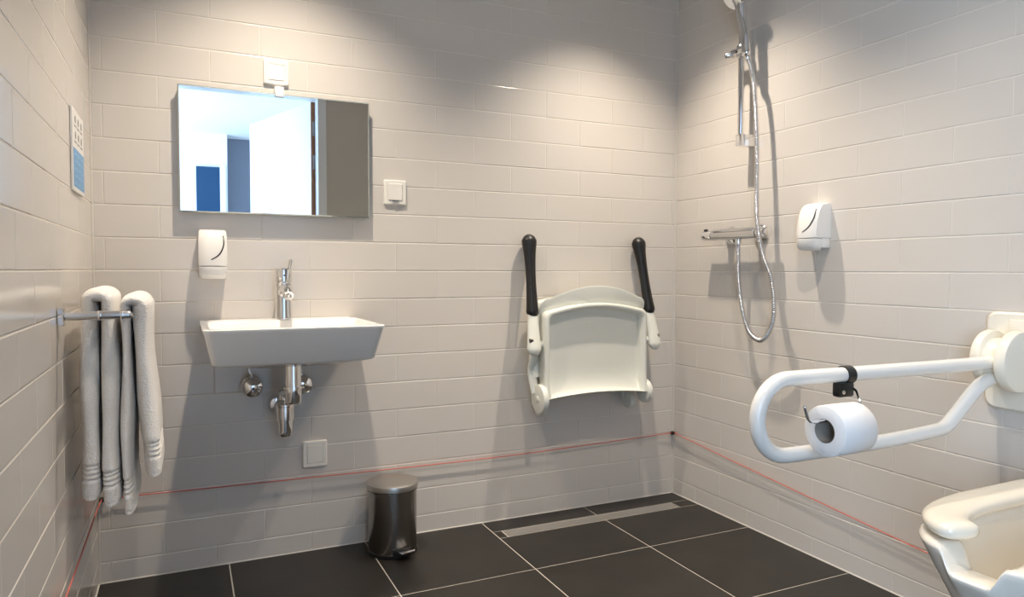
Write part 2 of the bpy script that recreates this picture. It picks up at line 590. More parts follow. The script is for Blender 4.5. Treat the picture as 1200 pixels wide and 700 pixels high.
# ---------------------------------------------------------------- soap dispensers
def dispenser(label, loc, rotz):
    t = thing('soap_dispenser', label, 'soap dispenser', loc, rotz, 'white soap dispensers on the walls')
    hw, H, D = 0.0415, 0.155, 0.078
    def ring(z, hw, d, bulge=0.012):
        pts = [(-hw * 0.98, 0.0)]
        n = 10
        pts.append((-hw, -d * 0.35))
        for k in range(n + 1):
            a = k / n
            x = -hw + 2 * hw * a
            e = 1 - abs(2 * a - 1) ** 3.2
            pts.append((x, -(d - bulge) - bulge * e))
        pts.append((hw, -d * 0.35))
        pts.append((hw * 0.98, 0.0))
        return [(x, y, z) for x, y in pts]
    split = -H / 2 + 0.040
    # housing
    bm = bmesh.new()
    loft([ring(split + 0.001, hw, D), ring(split + 0.02, hw, D + 0.001), ring(0.02, hw, D - 0.004), ring(0.05, hw * 0.99, D - 0.012),
          ring(H / 2 - 0.012, hw * 0.975, D - 0.022), ring(H / 2 - 0.004, hw * 0.95, D - 0.030), ring(H / 2, hw * 0.9, D - 0.040)], True, True, bm)
    obj('housing', bm, 'white_plastic', t, True, angle=50)
    # back part that reaches down behind the lever
    obj('back_plate', box(-hw * 0.95, hw * 0.95, -0.036, -0.0005, -H / 2 + 0.008, split + 0.002, 0.003), 'white_plastic', t, True)
    bm = bmesh.new()
    loft([ring(-H / 2, hw * 0.80, D - 0.018), ring(-H / 2 + 0.004, hw * 0.90, D - 0.008), ring(-H / 2 + 0.014, hw * 0.97, D - 0.001), ring(split - 0.0015, hw * 0.985, D - 0.0002)], True, True, bm)
    for v in bm.verts:
        if v.co.y > -0.040:
            v.co.y = -0.040
    obj('push_lever', bm, 'white_plastic', t, True, angle=50)
    # dark curved level slot
    uv = [(.865, .135), (.878, .24), (.865, .33), (.80, .43), (.72, .50), (.60, .56), (.44, .61)]
    P = []
    for u, v in uv:
        x = (u - 0.5) * 2 * hw
        z = H / 2 - v * H
        e = 1 - abs(2 * u - 1) ** 3.2
        if z > 0.05:
            d = D - 0.012 - (z - 0.05) / 0.0155 * 0.010
        elif z > 0.02:
            d = D - 0.004 - (z - 0.02) / 0.03 * 0.008
        else:
            d = D + 0.001 - max(0, (z + 0.0175)) / 0.0375 * 0.005
        P.append((x, -(d - 0.012) - 0.012 * e + 0.0005, z))
    obj('level_slot', tube(catmull(P, 5), lambda s: 0.0017 + 0.0007 * math.sin(PI * s), 8, round_ends=True), 'dark', t, True)
    return t
dispenser('white soap dispenser with a dark curved slot, between mirror and washbasin', (-1.8385, 0, 1.0165), 0)
dispenser('white soap dispenser right of the shower hose, its slot edge turned to the room', (0, -0.765, 1.114), -PI / 2)

# ---------------------------------------------------------------- washbasin
BX = -1.632
t = thing('washbasin', 'white rectangular ceramic washbasin hung on the tiles below the mirror', 'washbasin', (BX, 0, 0.807))
hw, D = 0.2475, 0.435
def bring(hw, y0, y1, z, r):
    return [(x, y, z) for x, y in rrect(hw, (y1 - y0) / 2, r, 6, 0, (y0 + y1) / 2)]
bm = bmesh.new()
loft([bring(0.10, -0.26, -0.03, -0.128, 0.05), bring(0.13, -0.31, -0.004, -0.125, 0.05), bring(0.19, -0.365, -0.002, -0.112, 0.03),
      bring(0.220, -0.393, -0.002, -0.1045, 0.024), bring(0.2255, -0.399, -0.002, -0.100, 0.022), bring(0.2445, -0.430, -0.002, -0.012, 0.022), bring(hw, -D, -0.002, -0.006, 0.024),
      bring(hw, -D, -0.002, -0.002, 0.024), bring(hw - 0.003, -D + 0.003, -0.003, 0.0, 0.022),
      bring(hw - 0.018, -D + 0.018, -0.105, 0.0, 0.03), bring(hw - 0.022, -D + 0.022, -0.110, -0.003, 0.03),
      bring(hw - 0.034, -D + 0.036, -0.118, -0.045, 0.04), bring(hw - 0.055, -D + 0.06, -0.135, -0.085, 0.06),
      bring(0.12, -D + 0.11, -0.18, -0.102, 0.06), bring(0.022, -0.29, -0.246, -0.108, 0.02)], True, True, bm)
obj('basin', bm, 'ceramic', t, True, angle=50)
obj('drain_ring', lathe([(0.030, 0), (0.030, 0.003), (0.024, 0.004), (0.020, 0.001)], (0, -0.268, -0.108), seg=24), 'chrome', t, True)

# faucet
t = thing('basin_faucet', 'chrome single lever mixer faucet standing on the washbasin deck', 'faucet', (-1.627, -0.055, 0.807))
bm = lathe([(0.030, 0), (0.030, 0.003), (0.0275, 0.006), (0.0265, 0.03), (0.0262, 0.105), (0.0262, 0.118)], seg=28)
obj('body', bm, 'chrome', t, True)
sp = catmull([(0, 0, 0.085), (0, -0.04, 0.098), (0, -0.085, 0.096), (0, -0.118, 0.080)], 6)
obj('spout', tube(sp, lambda s: 0.021 - 0.005 * s, 18, sx=1.0), 'chrome', t, True)
obj('aerator', cyl((0, -0.110, 0.086), (0, -0.120, 0.070), 0.0115, 0.0105, 18, 0.001), 'chrome_soft', t, True)
obj('cartridge_cap', lathe([(0.0262, 0.1195), (0.027, 0.123), (0.027, 0.160), (0.0245, 0.166), (0.012, 0.168)], seg=28), 'chrome', t, True)
lv = obj('lever', tube(catmull([(0.017, 0.004, 0.150), (0.022, 0.012, 0.172), (0.026, 0.020, 0.192)], 5), 0.0048, 12, sx=0.6, round_ends=True), 'chrome_soft', t, True)
obj('indicator_dot', sphere((0, -0.027, 0.143), 0.003, (1, 0.3, 1), 10), 'dark', t, True)

# pipes under the basin: angle valves and bottle trap
def angle_valve(x, label, bend):
    t = thing('angle_valve', label, 'valve', (x, 0, 0.590), 0, 'angle valves under the washbasin')
    obj('escutcheon', lathe([(0.028, -0.001), (0.0275, -0.006), (0.02, -0.014), (0.012, -0.016)], axis='y', seg=24), 'chrome', t, True)
    obj('valve_body', cyl((0, -0.012, 0), (0, -0.055, 0), 0.0115, None, 18, 0.002), 'chrome', t, True)
    bm = lathe([(0.010, -0.046), (0.024, -0.049), (0.0325, -0.058), (0.0335, -0.072), (0.029, -0.086), (0.016, -0.095), (0.003, -0.097)], axis='y', seg=20)
    hd = obj('handle', bm, 'chrome', t, True)
    obj('screw', lathe([(0.004, -0.0965), (0.004, -0.0985), (0.002, -0.099)], axis='y', seg=10), 'dark', hd, True)
    obj('supply_pipe', tube(catmull([(0, -0.036, 0.010), (0, -0.036, 0.025), (bend * 0.4, -0.040, 0.06), (bend, -0.05, 0.104)], 6), 0.0052, 10), 'chrome_soft', t, True)
angle_valve(-1.727, 'chrome angle valve at the left under the washbasin, its pipe bent', -0.028)
angle_valve(-1.572, 'chrome angle valve right of the bottle trap, its pipe straight', 0.006)
t = thing('bottle_trap', 'chrome bottle trap and drain pipe hanging under the washbasin', 'drain trap', (-1.634, 0, 0.398))
TY = -0.115
obj('bottle', lathe([(0.008, 0.035), (0.019, 0.036), (0.0235, 0.042), (0.0245, 0.05), (0.0245, 0.088)], (0, TY, 0), seg=26), 'chrome', t, True)
obj('collar', lathe([(0.026, 0.0885), (0.0295, 0.090), (0.0295, 0.132), (0.032, 0.134), (0.032, 0.140), (0.026, 0.146), (0.0195, 0.155)], (0, TY, 0), seg=26), 'chrome', t, True)
obj('inlet_pipe', tube(catmull([(0.000, TY, 0.150), (0.000, TY - 0.005, 0.178), (0.012, TY - 0.045, 0.190), (0.022, TY - 0.09, 0.19)], 6), 0.019, 18), 'chrome', t, True)
obj('drain_body', lathe([(0.012, 0.158), (0.022, 0.160), (0.025, 0.165), (0.025, 0.206), (0.033, 0.207), (0.033, 0.213), (0.024, 0.214), (0.024, 0.285)], (0.012, TY - 0.11, 0), seg=26), 'chrome', t, True)
obj('outlet_pipe', tube([(0, TY, 0.120), (-0.004, -0.06, 0.121), (-0.008, -0.004, 0.122)], 0.0155, 18), 'chrome', t, True)
obj('escutcheon', lathe([(0.034, -0.001), (0.0335, -0.006), (0.026, -0.020), (0.0165, -0.024)], (-0.008, 0, 0.122), axis='y', seg=26), 'chrome', t, True)

# ---------------------------------------------------------------- sign on left wall
t = thing('notice_sign', 'small white and blue notice on the tiled wall beside the mirror corner', 'sign', (XL, -0.315, 1.268), PI / 2)
obj('panel', box(-0.105, 0.105, -0.006, -0.0008, -0.103, 0.103, 0.001), 'white_plastic', t)
obj('blue_print', box(-0.096, 0.098, -0.0066, -0.0061, -0.093, 0.004), mat('sign_blue', (0.13, 0.34, 0.62), 0.4, var=0.15, vscale=60), t)
pg = mat('sign_print_grey', (0.34, 0.33, 0.31), 0.6)
pb = mat('sign_print_pale', (0.30, 0.52, 0.76), 0.6)
bm = bmesh.new()
for i in range(3):
    for j in range(2):
        cx, cz = -0.055 + i * 0.055, 0.078 - j * 0.040
        lathe([(0.010, -0.0064), (0.010, -0.0067)], (cx, 0, cz), 'y', 12, bm)
        box(cx - 0.018, cx + 0.018, -0.0066, -0.0062, cz - 0.019, cz - 0.015, bm=bm)
o = obj('printed_marks', bm, pg, t)
bm = bmesh.new()
for j in range(5):
    for i in range(3):
        box(-0.085 + i * 0.058, -0.085 + i * 0.058 + 0.046, -0.0071, -0.0067, -0.014 - j * 0.018, -0.009 - j * 0.018, bm=bm)
obj('printed_lines', bm, pb, t)

# ---------------------------------------------------------------- towel rail and towels
RY0, RY1 = -0.668, -0.195
RX = (-2.091, -2.048)
RZ = (0.866, 0.874)
t = thing('towel_rail', 'chrome double towel rail on two wall brackets at left wall', 'towel rail', (XL, (RY0 + RY1) / 2, 0.868))
def L3(x, y, z):
    return (x - XL, y - (RY0 + RY1) / 2, z - 0.868)
for y, z in ((RY0, RZ[0]), (RY1, RZ[1])):
    fl = obj('wall_flange', box(*[q for q in (0.0005, 0.014, L3(0, y, z)[1] - 0.013, L3(0, y, z)[1] + 0.013, L3(0, 0, z)[2] - 0.021, L3(0, 0, z)[2] + 0.018)], 0.002), 'chrome', t)
    a, b = L3(XL + 0.014, y, z), L3(-2.036, y, z)
    obj('bracket_arm', tube([a, b], 0.0095, 16, round_ends=True), 'chrome_soft', t, True)
    for rx in RX:
        p = L3(rx, y, z)
        obj('joint_ring', cyl((p[0] - 0.0035, p[1], p[2]), (p[0] + 0.0035, p[1], p[2]), 0.0112, None, 18, 0.001), 'chrome', t, True)
for rx in RX:
    obj('rod', tube([L3(rx, RY0, RZ[0]), L3(rx, RY1, RZ[1])], 0.0072, 14), 'chrome', t, True)

def towel(label, rx, ya, yb, xin, xout, zin, zout, tin, tout, ztop, seed, flare_in=0.0, flare_out=0.0, inner_slant=0.0):
    """A folded towel draped over a rod that runs along y. The two halves hang on either side of the rod."""
    rnd = random.Random(seed)
    # centre line in (x, z): from the inner bottom up over the rod to the outer bottom, with half thickness
    C = []
    def hang(xb, zb, th, fl, ex):
        zs = [zb + 0.0025 * k for k in range(44)]
        k = 1
        while zs[-1] < ztop - 0.022 - 0.016:
            zs.append(zs[-1] + 0.013)
        zs.append(ztop - 0.022)
        out = []
        for z in zs:
            q = (z - zb) / (ztop - 0.022 - zb)
            band = 0
            for hb in (0.050, 0.062, 0.074, 0.083):
                band -= 0.0050 * math.exp(-((z - zb - hb) / 0.0030) ** 2)
            band -= 0.0012 * math.exp(-((z - zb - 0.010) / 0.0025) ** 2)
            e = min(1.0, 0.66 + 0.34 * (z - zb) / 0.0075)
            out.append((xb + fl * (1 - q) ** ex, z, (th * (1 - 0.10 * q * q) + band * 0.8) * e, band))
        return out
    inner = hang(xin, zin, tin, flare_in, 1.5)
    outer = hang(xout, zout, tout, flare_out, 1.3)
    C += [(x, z, th, 1, bd) for x, z, th, bd in inner]
    m = 12
    hw = (xout - xin) / 2
    for k in range(1, m):
        a = PI * k / m
        t0, t1 = inner[-1][2], outer[-1][2]
        C.append(((xin + xout) / 2 - hw * math.cos(a), ztop - 0.022 + 0.014 * math.sin(a), t0 * (1 - k / m) + t1 * k / m + 0.001 * math.sin(a), 0, 0.0))
    C += [(x, z, th, 2, bd) for x, z, th, bd in reversed(outer)]
    ph = [rnd.uniform(0, 6.28) for _ in range(6)]
    rings = []
    N = len(C)
    for i, (x, z, th, side, bd) in enumerate(C):
        x0, z0 = C[max(i - 1, 0)][:2]
        x1, z1 = C[min(i + 1, N - 1)][:2]
        d = Vector((x1 - x0, 0, z1 - z0)).normalized()
        nrm = Vector((-d.z, 0, d.x))
        ring = []
        q = 30
        yc, hy = (ya + yb) / 2, (yb - ya) / 2 + bd * 1.1 - 0.004 * abs(math.sin(z * 19 + seed))
        for k in range(q):
            a = 2 * PI * k / q
            ca, sa = math.cos(a), math.sin(a)
            ey = math.copysign(abs(ca) ** 0.35, ca)
            en = math.copysign(abs(sa) ** 0.8, sa)
            yy = yc + ey * hy
            wob = 0.0022 * math.sin(yy * 31 + ph[0] + z * 5) + 0.0014 * math.sin(yy * 63 + ph[1] - z * 11) + 0.0015 * math.sin(z * 17 + ph[2])
            crease = 0
            tt = th + (0.002 * math.sin(z * 23 + ph[3]) if side else 0)
            p = Vector((x, yy, z)) + nrm * (en * tt + (wob if side else wob * 0.4)) + Vector((0, 0.004 * math.sin(z * 13 + ph[4]), 0))
            ring.append(p)
        rings.append(ring)
    bm = bmesh.new()
    loft(rings, True, True, bm)
    o = obj('bath_towel', bm, 'terry', None, True, angle=70)
    sub = o.modifiers.new('smooth', 'SUBSURF')
    sub.levels = 1
    sub.render_levels = 1
    o['label'] = label
    o['category'] = 'towel'
    o['group'] = 'white towels on the towel rail'
    return o
towel('white terry bath towel over the inner rod, nearest the left wall', RX[0], -0.59, -0.30, -2.124, -2.087, 0.428, 0.408, 0.0205, 0.0180, 0.916, 3, -0.004, 0.004)
towel('white terry bath towel over the outer rod, one end hanging lower behind', RX[1], -0.575, -0.25, -2.052, -2.016, 0.380, 0.465, 0.0125, 0.0215, 0.903, 5, 0.004, 0.020)

# ---------------------------------------------------------------- pedal bin
t = thing('pedal_bin', 'small round brushed steel pedal bin on the floor by the back wall', 'bin', (-1.281, -0.112, 0))
bm = lathe([(0.081, 0.010), (0.0825, 0.014), (0.0825, 0.21), (0.0825, 0.213)], seg=40)
obj('body', bm, 'steel', t, True)
obj('base', lathe([(0.080, 0.0), (0.0845, 0.002), (0.0845, 0.012), (0.082, 0.015)], seg=40), 'black_plastic', t, True)
obj('rim', lathe([(0.0828, 0.213), (0.0855, 0.214), (0.0855, 0.221), (0.083, 0.2215)], seg=40), 'steel', t, True)
bm = lathe([(0.083, 0.2225), (0.0875, 0.2235), (0.088, 0.238), (0.0868, 0.2415), (0.083, 0.2435), (0.060, 0.2450), (0.03, 0.2460), (0.004, 0.2463)], seg=40)
obj('lid', bm, 'steel_lid', t, True)
pd = obj('pedal', box(-0.026, 0.026, -0.030, 0.006, -0.004, 0.004, 0.003), 'chrome', t, True)
pd.location = (0.016, -0.088, 0.024)
pd.rotation_euler = (math.radians(-14), 0, math.radians(14))
obj('pedal_slot', box(-0.022, 0.040, -0.086, -0.076, 0.012, 0.034, 0.003), 'black_plastic', t)

# ---------------------------------------------------------------- folding shower seat
SX = -0.468
t = thing('folding_shower_seat', 'pale folding shower seat folded up on the back wall, with black armrests', 'shower seat', (SX, 0, 0.0))
def seat_outline(hw, zb, zt, arch_t, arch_b, r, n=14):
    """outline in (u, z): arched top and arched bottom with rounded upper corners"""
    pts = []
    for k in range(n + 1):
        a = -1 + 2 * k / n
        pts.append((a * hw, zb + arch_b * (1 - a * a)))
    for k in range(6):
        pts.append((hw, zb + (zt - r - zb) * (k + 1) / 6.0))
    for k in range(1, 5):
        a = k / 5 * PI / 2
        pts.append((hw - r + r * math.cos(a), zt - r + r * math.sin(a)))
    for k in range(n + 1):
        a = 1 - 2 * k / n
        u = a * (hw - r)
        pts.append((u, zt + arch_t * (1 - abs(a) ** 1.9)))
    for k in range(1, 5):
        a = PI / 2 + k / 5 * PI / 2
        pts.append((-hw + r + r * math.cos(a), zt - r + r * math.sin(a)))
    for k in range(6):
        pts.append((-hw, zt - r - (zt - r - zb) * k / 6.0))
    return pts
ZB, ZT = 0.482, 0.818
def sc(pts, f, cz):
    return [(u * f, cz + (z - cz) * f) for u, z in pts]
bm = bmesh.new()
rings = []
def dish(u, z, d):
    low = max(0.0, 1 - (z - ZB) / 0.085)
    return d + 0.026 * low ** 2 if d < 0.125 else d + 0.012 * low ** 2
for (hw_, zb_, zt_, ab, r_, d) in ((0.226, ZB, ZT, 0.014, 0.03, 0.080), (0.232, ZB, ZT, 0.014, 0.032, 0.086), (0.232, ZB, ZT, 0.014, 0.032, 0.126),
                                   (0.229, ZB + 0.001, ZT - 0.003, 0.014, 0.030, 0.131), (0.222, ZB + 0.003, ZT - 0.009, 0.014, 0.028, 0.133), (0.213, ZB + 0.004, ZT - 0.016, 0.014, 0.026, 0.131),
                                   (0.206, ZB + 0.005, ZT - 0.022, 0.014, 0.024, 0.113), (0.204, ZB + 0.006, ZT - 0.024, 0.014, 0.024, 0.101)):
    rings.append([(u, -dish(u, z, d), z) for u, z in seat_outline(hw_, zb_, zt_, 0.026, ab, r_)])
base = seat_outline(0.204, ZB + 0.006, ZT - 0.024, 0.026, 0.014, 0.024)
for f in (0.93, 0.84, 0.72, 0.56, 0.36, 0.12):
    rings.append([(u, -dish(u, z, 0.099), z) for u, z in sc(base, f, (ZB + ZT) / 2)])
loft(rings, True, True, bm)
sp_ = obj('seat_panel', bm, 'seat_plastic', t, True, angle=60)
# backrest: curved plate behind, rising above the seat
bm = bmesh.new()
loft([[(u, -d - 0.006 * (1 - (u / 0.24) ** 2) - 0.28 * (z - 0.80), z) for u, z in seat_outline(hw_, 0.80, zt_, 0.047, 0.0, 0.036)]
      for hw_, zt_, d in ((0.228, 0.855, 0.080), (0.235, 0.862, 0.083), (0.237, 0.864, 0.092), (0.232, 0.859, 0.095))], True, True, bm)
obj('backrest', bm, 'seat_plastic', t, True, angle=50)
bm = bmesh.new()
loft([[(u, -d, z) for u, z in seat_outline(hw_, 0.56, zt_, 0.018, 0.0, 0.045)]
      for hw_, zt_, d in ((0.242, 0.845, 0.030), (0.252, 0.856, 0.036), (0.252, 0.856, 0.064), (0.244, 0.848, 0.072))], True, True, bm)
obj('back_shell', bm, 'seat_plastic', t, True, angle=50)
for s in (-1, 1):
    # armrest, folded up against the wall
    a, b = Vector((s * 0.272, -0.118, 0.700)), Vector((s * 0.2525, -0.036, 1.078))
    pt = lambda f: a + (b - a) * f
    def gr(q):
        f = 0.30 + 0.70 * q
        return 0.0275 - 0.0078 * math.sin(PI * min(1, q * 1.03)) ** 0.8 + 0.0022 * max(0, (q - 0.85) / 0.15) - 0.003 * (1 - q) ** 4
    ag = obj('armrest_grip', tube([pt(0.30 + 0.70 * k / 18) for k in range(19)], gr, 18, sx=0.9, round_ends=True), 'black', t, True, angle=60)
    obj('grip_seam', tube([pt(0.33 + 0.55 * k / 8) + Vector((s * 0.002, -0.0245 + 0.004 * math.sin(PI * k / 8), 0)) for k in range(9)], 0.0018, 6), 'dark', ag, True)
    ab = obj('armrest_bracket', tube([pt(-0.06), pt(0.0), pt(0.08), pt(0.18), pt(0.31)], lambda q: 0.029 - 0.009 * q, 18, sx=0.6, round_ends=True), 'seat_plastic', t, True, angle=60)
    obj('hinge_bolt', cyl((s * 0.280, -0.124, 0.706), (s * 0.2945, -0.124, 0.706), 0.0085, None, 14, 0.001), 'dark' if s < 0 else 'chrome_soft', ab, True)
    obj('hinge_pin', cyl((s * 0.225, -0.105, 0.690), (s * 0.262, -0.105, 0.690), 0.014, None, 16, 0.003), 'seat_plastic', t, True)
    obj('side_link', tube(catmull([(s * 0.250, -0.085, 0.700), (s * 0.249, -0.078, 0.640), (s * 0.252, -0.060, 0.585), (s * 0.242, -0.075, 0.500)], 6), 0.018, 14, sx=0.55), 'seat_plastic', t, True)
    x0, x1 = (s * 0.226, s * 0.250) if s > 0 else (s * 0.250, s * 0.226)
    r = 0.056 if s < 0 else 0.048
    pdc = obj('pivot_disc', cyl((x0, -0.105, 0.482), (x1, -0.105, 0.482), r, None, 30, 0.006), 'seat_plastic', t, True)
    obj('disc_boss', cyl((s * 0.249, -0.105, 0.482), (s * 0.2545, -0.105, 0.482), 0.012, None, 16, 0.002), 'seat_plastic', pdc, True)
    xa, xb = sorted((s * 0.185, s * 0.225))
    obj('wall_rail', box(xa, xb, -0.034, -0.0012, 0.44, 0.80, 0.005), 'seat_plastic', t, True)
    obj('foot_pad', cyl((s * 0.205 - 0.014, -0.045, 0.437), (s * 0.205 + 0.014, -0.045, 0.437), 0.034, None, 22, 0.005), 'seat_plastic', t, True)
    for z in (0.64,):
        obj('panel_screw', sphere((s * 0.200, -0.103, 0.752), 0.0045, (1, 0.5, 1), 10), 'seat_plastic', sp_, True)

# ---------------------------------------------------------------- shower mixer, rail, hand shower, hose
t = thing('shower_mixer', 'chrome thermostatic shower mixer bar on the tiles under the shower rail', 'shower mixer', (0, -0.425, 1.105))
RX2 = -0.058
obj('body', tube([(RX2, 0.115, 0), (RX2, -0.115, 0)], 0.0195, 22), 'chrome_soft', t, True)
obj('top_shelf', box(RX2 - 0.021, RX2 + 0.016, -0.105, 0.105, 0.010, 0.021, 0.004), 'chrome_soft', t, True)
fk = obj('flow_knob', cyl((RX2, 0.118, 0), (RX2, 0.172, 0), 0.0195, None, 22, 0.003), 'chrome', t, True)
obj('temperature_knob', cyl((RX2, -0.118, 0), (RX2, -0.170, 0), 0.0205, None, 22, 0.003), 'chrome', t, True)
obj('knob_tab', box(RX2 - 0.006, RX2 + 0.006, 0.155, 0.168, 0.018, 0.027, 0.002), 'black_plastic', fk, True)
obj('safety_button', box(RX2 - 0.006, RX2 + 0.006, 0.01, 0.03, 0.020, 0.026, 0.002), 'chrome', t, True)
for y in (0.075, -0.075):
    obj('wall_union', cyl((-0.002, y, 0), (RX2, y, 0), 0.0165, 0.015, 20), 'chrome', t, True)
    obj('escutcheon', lathe([(0.034, -0.001), (0.034, -0.006), (0.028, -0.013), (0.018, -0.016)], (0, y, 0), 'x', 26), 'chrome', t, True)
obj('hose_outlet', cyl((RX2, -0.018, -0.018), (RX2, -0.018, -0.040), 0.0115, None, 18, 0.001), 'chrome', t, True)

BY, BXX = -0.443, -0.056
t = thing('shower_rail', 'chrome vertical shower rail with slider above the mixer bar', 'shower rail', (0, BY, 1.45))
obj('bar', tube([(BXX, 0, -0.005), (BXX, 0, 0.70)], 0.0105, 18), 'chrome', t, True)
for z in (0.0, 0.69):
    obj('wall_bracket', box(BXX - 0.012, -0.001, -0.0165, 0.0125, z - 0.022, z + 0.022, 0.003), 'chrome', t, True)
obj('slider', cyl((BXX, 0, 0.300), (BXX, 0, 0.345), 0.018, None, 20, 0.003), 'chrome_soft', t, True)
obj('slider_arm', tube([(BXX - 0.004, 0.040, 0.325), (BXX - 0.006, 0.0, 0.322), (BXX - 0.020, -0.036, 0.326)], 0.0145, 16, round_ends=True), 'chrome_soft', t, True)
obj('slider_knob', cyl((BXX - 0.004, 0.036, 0.322), (BXX - 0.030, 0.052, 0.316), 0.014, 0.011, 16, 0.002), 'chrome_soft', t, True)
obj('slider_button', cyl((BXX - 0.015, 0.004, 0.322), (BXX - 0.024, 0.006, 0.322), 0.006, None, 12, 0.001), 'dark', t, True)

# hand shower: handle leans out from the slider, head at its top
t = thing('hand_shower', 'chrome hand shower parked in the slider with a round white-faced head', 'hand shower', (BXX - 0.028, BY - 0.044, 1.752))
H0 = Vector((0.004, -0.006, 0.0))
H1 = Vector((-0.016, 0.006, 0.168))
hp = catmull([H0, H0.lerp(H1, 0.35) + Vector((0.004, 0, 0)), H0.lerp(H1, 0.75), H1, H1 + Vector((-0.010, 0.006, 0.032))], 6)
obj('handle', tube(hp, lambda s: 0.0165 + 0.005 * s, 20, round_ends=True), 'chrome', t, True)
hc = H1 + Vector((-0.020, 0.014, 0.038))
hn = Vector((-0.80, 0.15, -0.50)).normalized()
own = lathe([(0.012, -0.022), (0.034, -0.016), (0.050, -0.004), (0.052, 0.006), (0.049, 0.010)], seg=32)
rot = Vector((0, 0, 1)).rotation_difference(hn).to_matrix().to_4x4()
own.transform(Matrix.Translation(hc) @ rot)
hd = obj('head', own, 'chrome', t, True)
own = lathe([(0.048, 0.0095), (0.046, 0.012), (0.010, 0.013)], seg=32)
own.transform(Matrix.Translation(hc) @ rot)
fc = obj('spray_face', own, 'white_plastic', hd, True)
obj('hose_nut', cyl(H0 + Vector((0, 0, 0.004)), H0 + Vector((0.004, -0.004, -0.026)), 0.0105, 0.0115, 16, 0.002), 'chrome', t, True)

# hose
HP = [(-0.079, -0.496, 1.735), (-0.076, -0.514, 1.690), (-0.074, -0.530, 1.60), (-0.075, -0.541, 1.49), (-0.077, -0.549, 1.38), (-0.081, -0.555, 1.27), (-0.090, -0.567, 1.16),
      (-0.094, -0.589, 1.07), (-0.092, -0.611, 1.00), (-0.086, -0.634, 0.945), (-0.078, -0.642, 0.845), (-0.070, -0.622, 0.772), (-0.064, -0.570, 0.722),
      (-0.062, -0.508, 0.750), (-0.060, -0.468, 0.838), (-0.058, -0.446, 0.95), (-0.058, -0.443, 1.068)]
P = catmull(HP, 60)
dist = [0]
for a, b in zip(P[:-1], P[1:]):
    dist.append(dist[-1] + (b - a).length)
# resample evenly: four rings per coil turn
step = 0.0019
Q = []
s, i = 0.0, 0
while s < dist[-1]:
    while dist[i + 1] < s:
        i += 1
    f = (s - dist[i]) / max(dist[i + 1] - dist[i], 1e-9)
    Q.append(P[i].lerp(P[i + 1], f))
    s += step
N = len(Q)
rid = lambda q: 0.0078 + 0.0017 * math.cos(2 * PI * round(q * (N - 1)) / 4.0)
o = obj('shower_hose', tube(Q, rid, 12), 'chrome_soft', None, True, angle=180)
o['label'] = 'ribbed chrome shower hose looping from the hand shower to the mixer'
o['category'] = 'hose'

# ---------------------------------------------------------------- grab bar
GY = -1.380
t = thing('grab_bar', 'white fold-down grab bar reaching out beside the toilet', 'grab bar', (0, GY, 0.745))
R = 0.0163
path = [Vector((-0.060, 0, -0.003)), Vector((-0.30, 0, -0.003)), Vector((-0.55, 0, -0.002)), Vector((-0.770, 0, -0.001))]
cx, cz, rr = -0.785, -0.0815, 0.0805
arc = [Vector((cx - rr * math.sin(a) * 1.0, 0, cz + rr * math.cos(a))) for a in [PI * k / 16 for k in range(17)]]
low = catmull([arc[-1], (-0.688, 0, -0.163), (-0.487, 0, -0.1625), (-0.330, 0, -0.156), (-0.275, 0, -0.150), (-0.235, 0, -0.125), (-0.190, 0, -0.090), (-0.145, 0, -0.058), (-0.105, 0, -0.045), (-0.070, 0, -0.040)], 5)
obj('tube', tube(path + arc + low[1:], R, 22), 'bar_white', t, True, angle=60)
bm = bmesh.new()
loft([[(x, y, z) for y, z in rrect(0.073 - i, 0.125 - i, 0.024, 6, -0.008, -0.005)] for x, i in ((-0.0008, 0), (-0.012, 0), (-0.017, 0.005))], True, True, bm)
obj('wall_plate', bm, 'hinge_cream', t, True)
obj('plate_tab', box(-0.024, -0.016, -0.045, 0.005, 0.06, 0.102, 0.003), 'hinge_cream', t, True)
obj('hinge_disc', cyl((-0.050, 0.044, 0.005), (-0.050, 0.020, 0.005), 0.070, None, 40, 0.006), 'hinge_cream', t, True)
obj('hinge_disc', cyl((-0.058, -0.022, 0.001), (-0.058, -0.052, 0.001), 0.076, None, 40, 0.007), 'hinge_cream', t, True)
obj('hinge_core', cyl((-0.050, 0.022, 0.000), (-0.050, -0.024, 0.000), 0.056, None, 36), 'hinge_cream', t, True)
bm = box(-0.05, -0.014, 0.022, 0.042, -0.055, 0.055, 0.002)
box(-0.05, -0.014, -0.050, -0.024, -0.055, 0.055, 0.002, bm=bm)
obj('hinge_arm', bm, 'hinge_cream', t, True)

# paper holder clipped on the bar
t = thing('toilet_roll_holder', 'black clip with bent wire hook hanging from the grab bar', 'roll holder', (-0.612, GY, 0.742))
bm = lathe([(0.0168, -0.011), (0.0205, -0.011), (0.0205, 0.011), (0.0168, 0.011)], axis='x', seg=26, cap0=False, cap1=False)
obj('clip_ring', bm, 'black_plastic', t, True)
cb = obj('clip_block', box(-0.036, 0.009, -0.016, 0.006, -0.046, -0.014, 0.005), 'black_plastic', t, True)
obj('screw', cyl((-0.026, -0.015, -0.034), (-0.026, -0.018, -0.034), 0.0045, None, 12, 0.0006), 'chrome', cb, True)
wp = catmull([(0.0040, -0.0060, -0.0300), (0.0074, -0.0114, -0.0287), (-0.0007, -0.0294, -0.0327), (-0.0264, -0.0582, -0.0490), (-0.0383, -0.0721, -0.0657), (-0.0395, -0.0728, -0.0716), (-0.0488, -0.0719, -0.0744), (-0.0916, -0.0719, -0.0744), (-0.1474, -0.0719, -0.0744), (-0.1771, -0.0719, -0.0744), (-0.1902, -0.0719, -0.0670), (-0.1957, -0.0719, -0.0549), (-0.2004, -0.0719, -0.0428)], 6)
obj('wire', tube(wp, 0.0032, 10, round_ends=True), 'chrome', t, True)
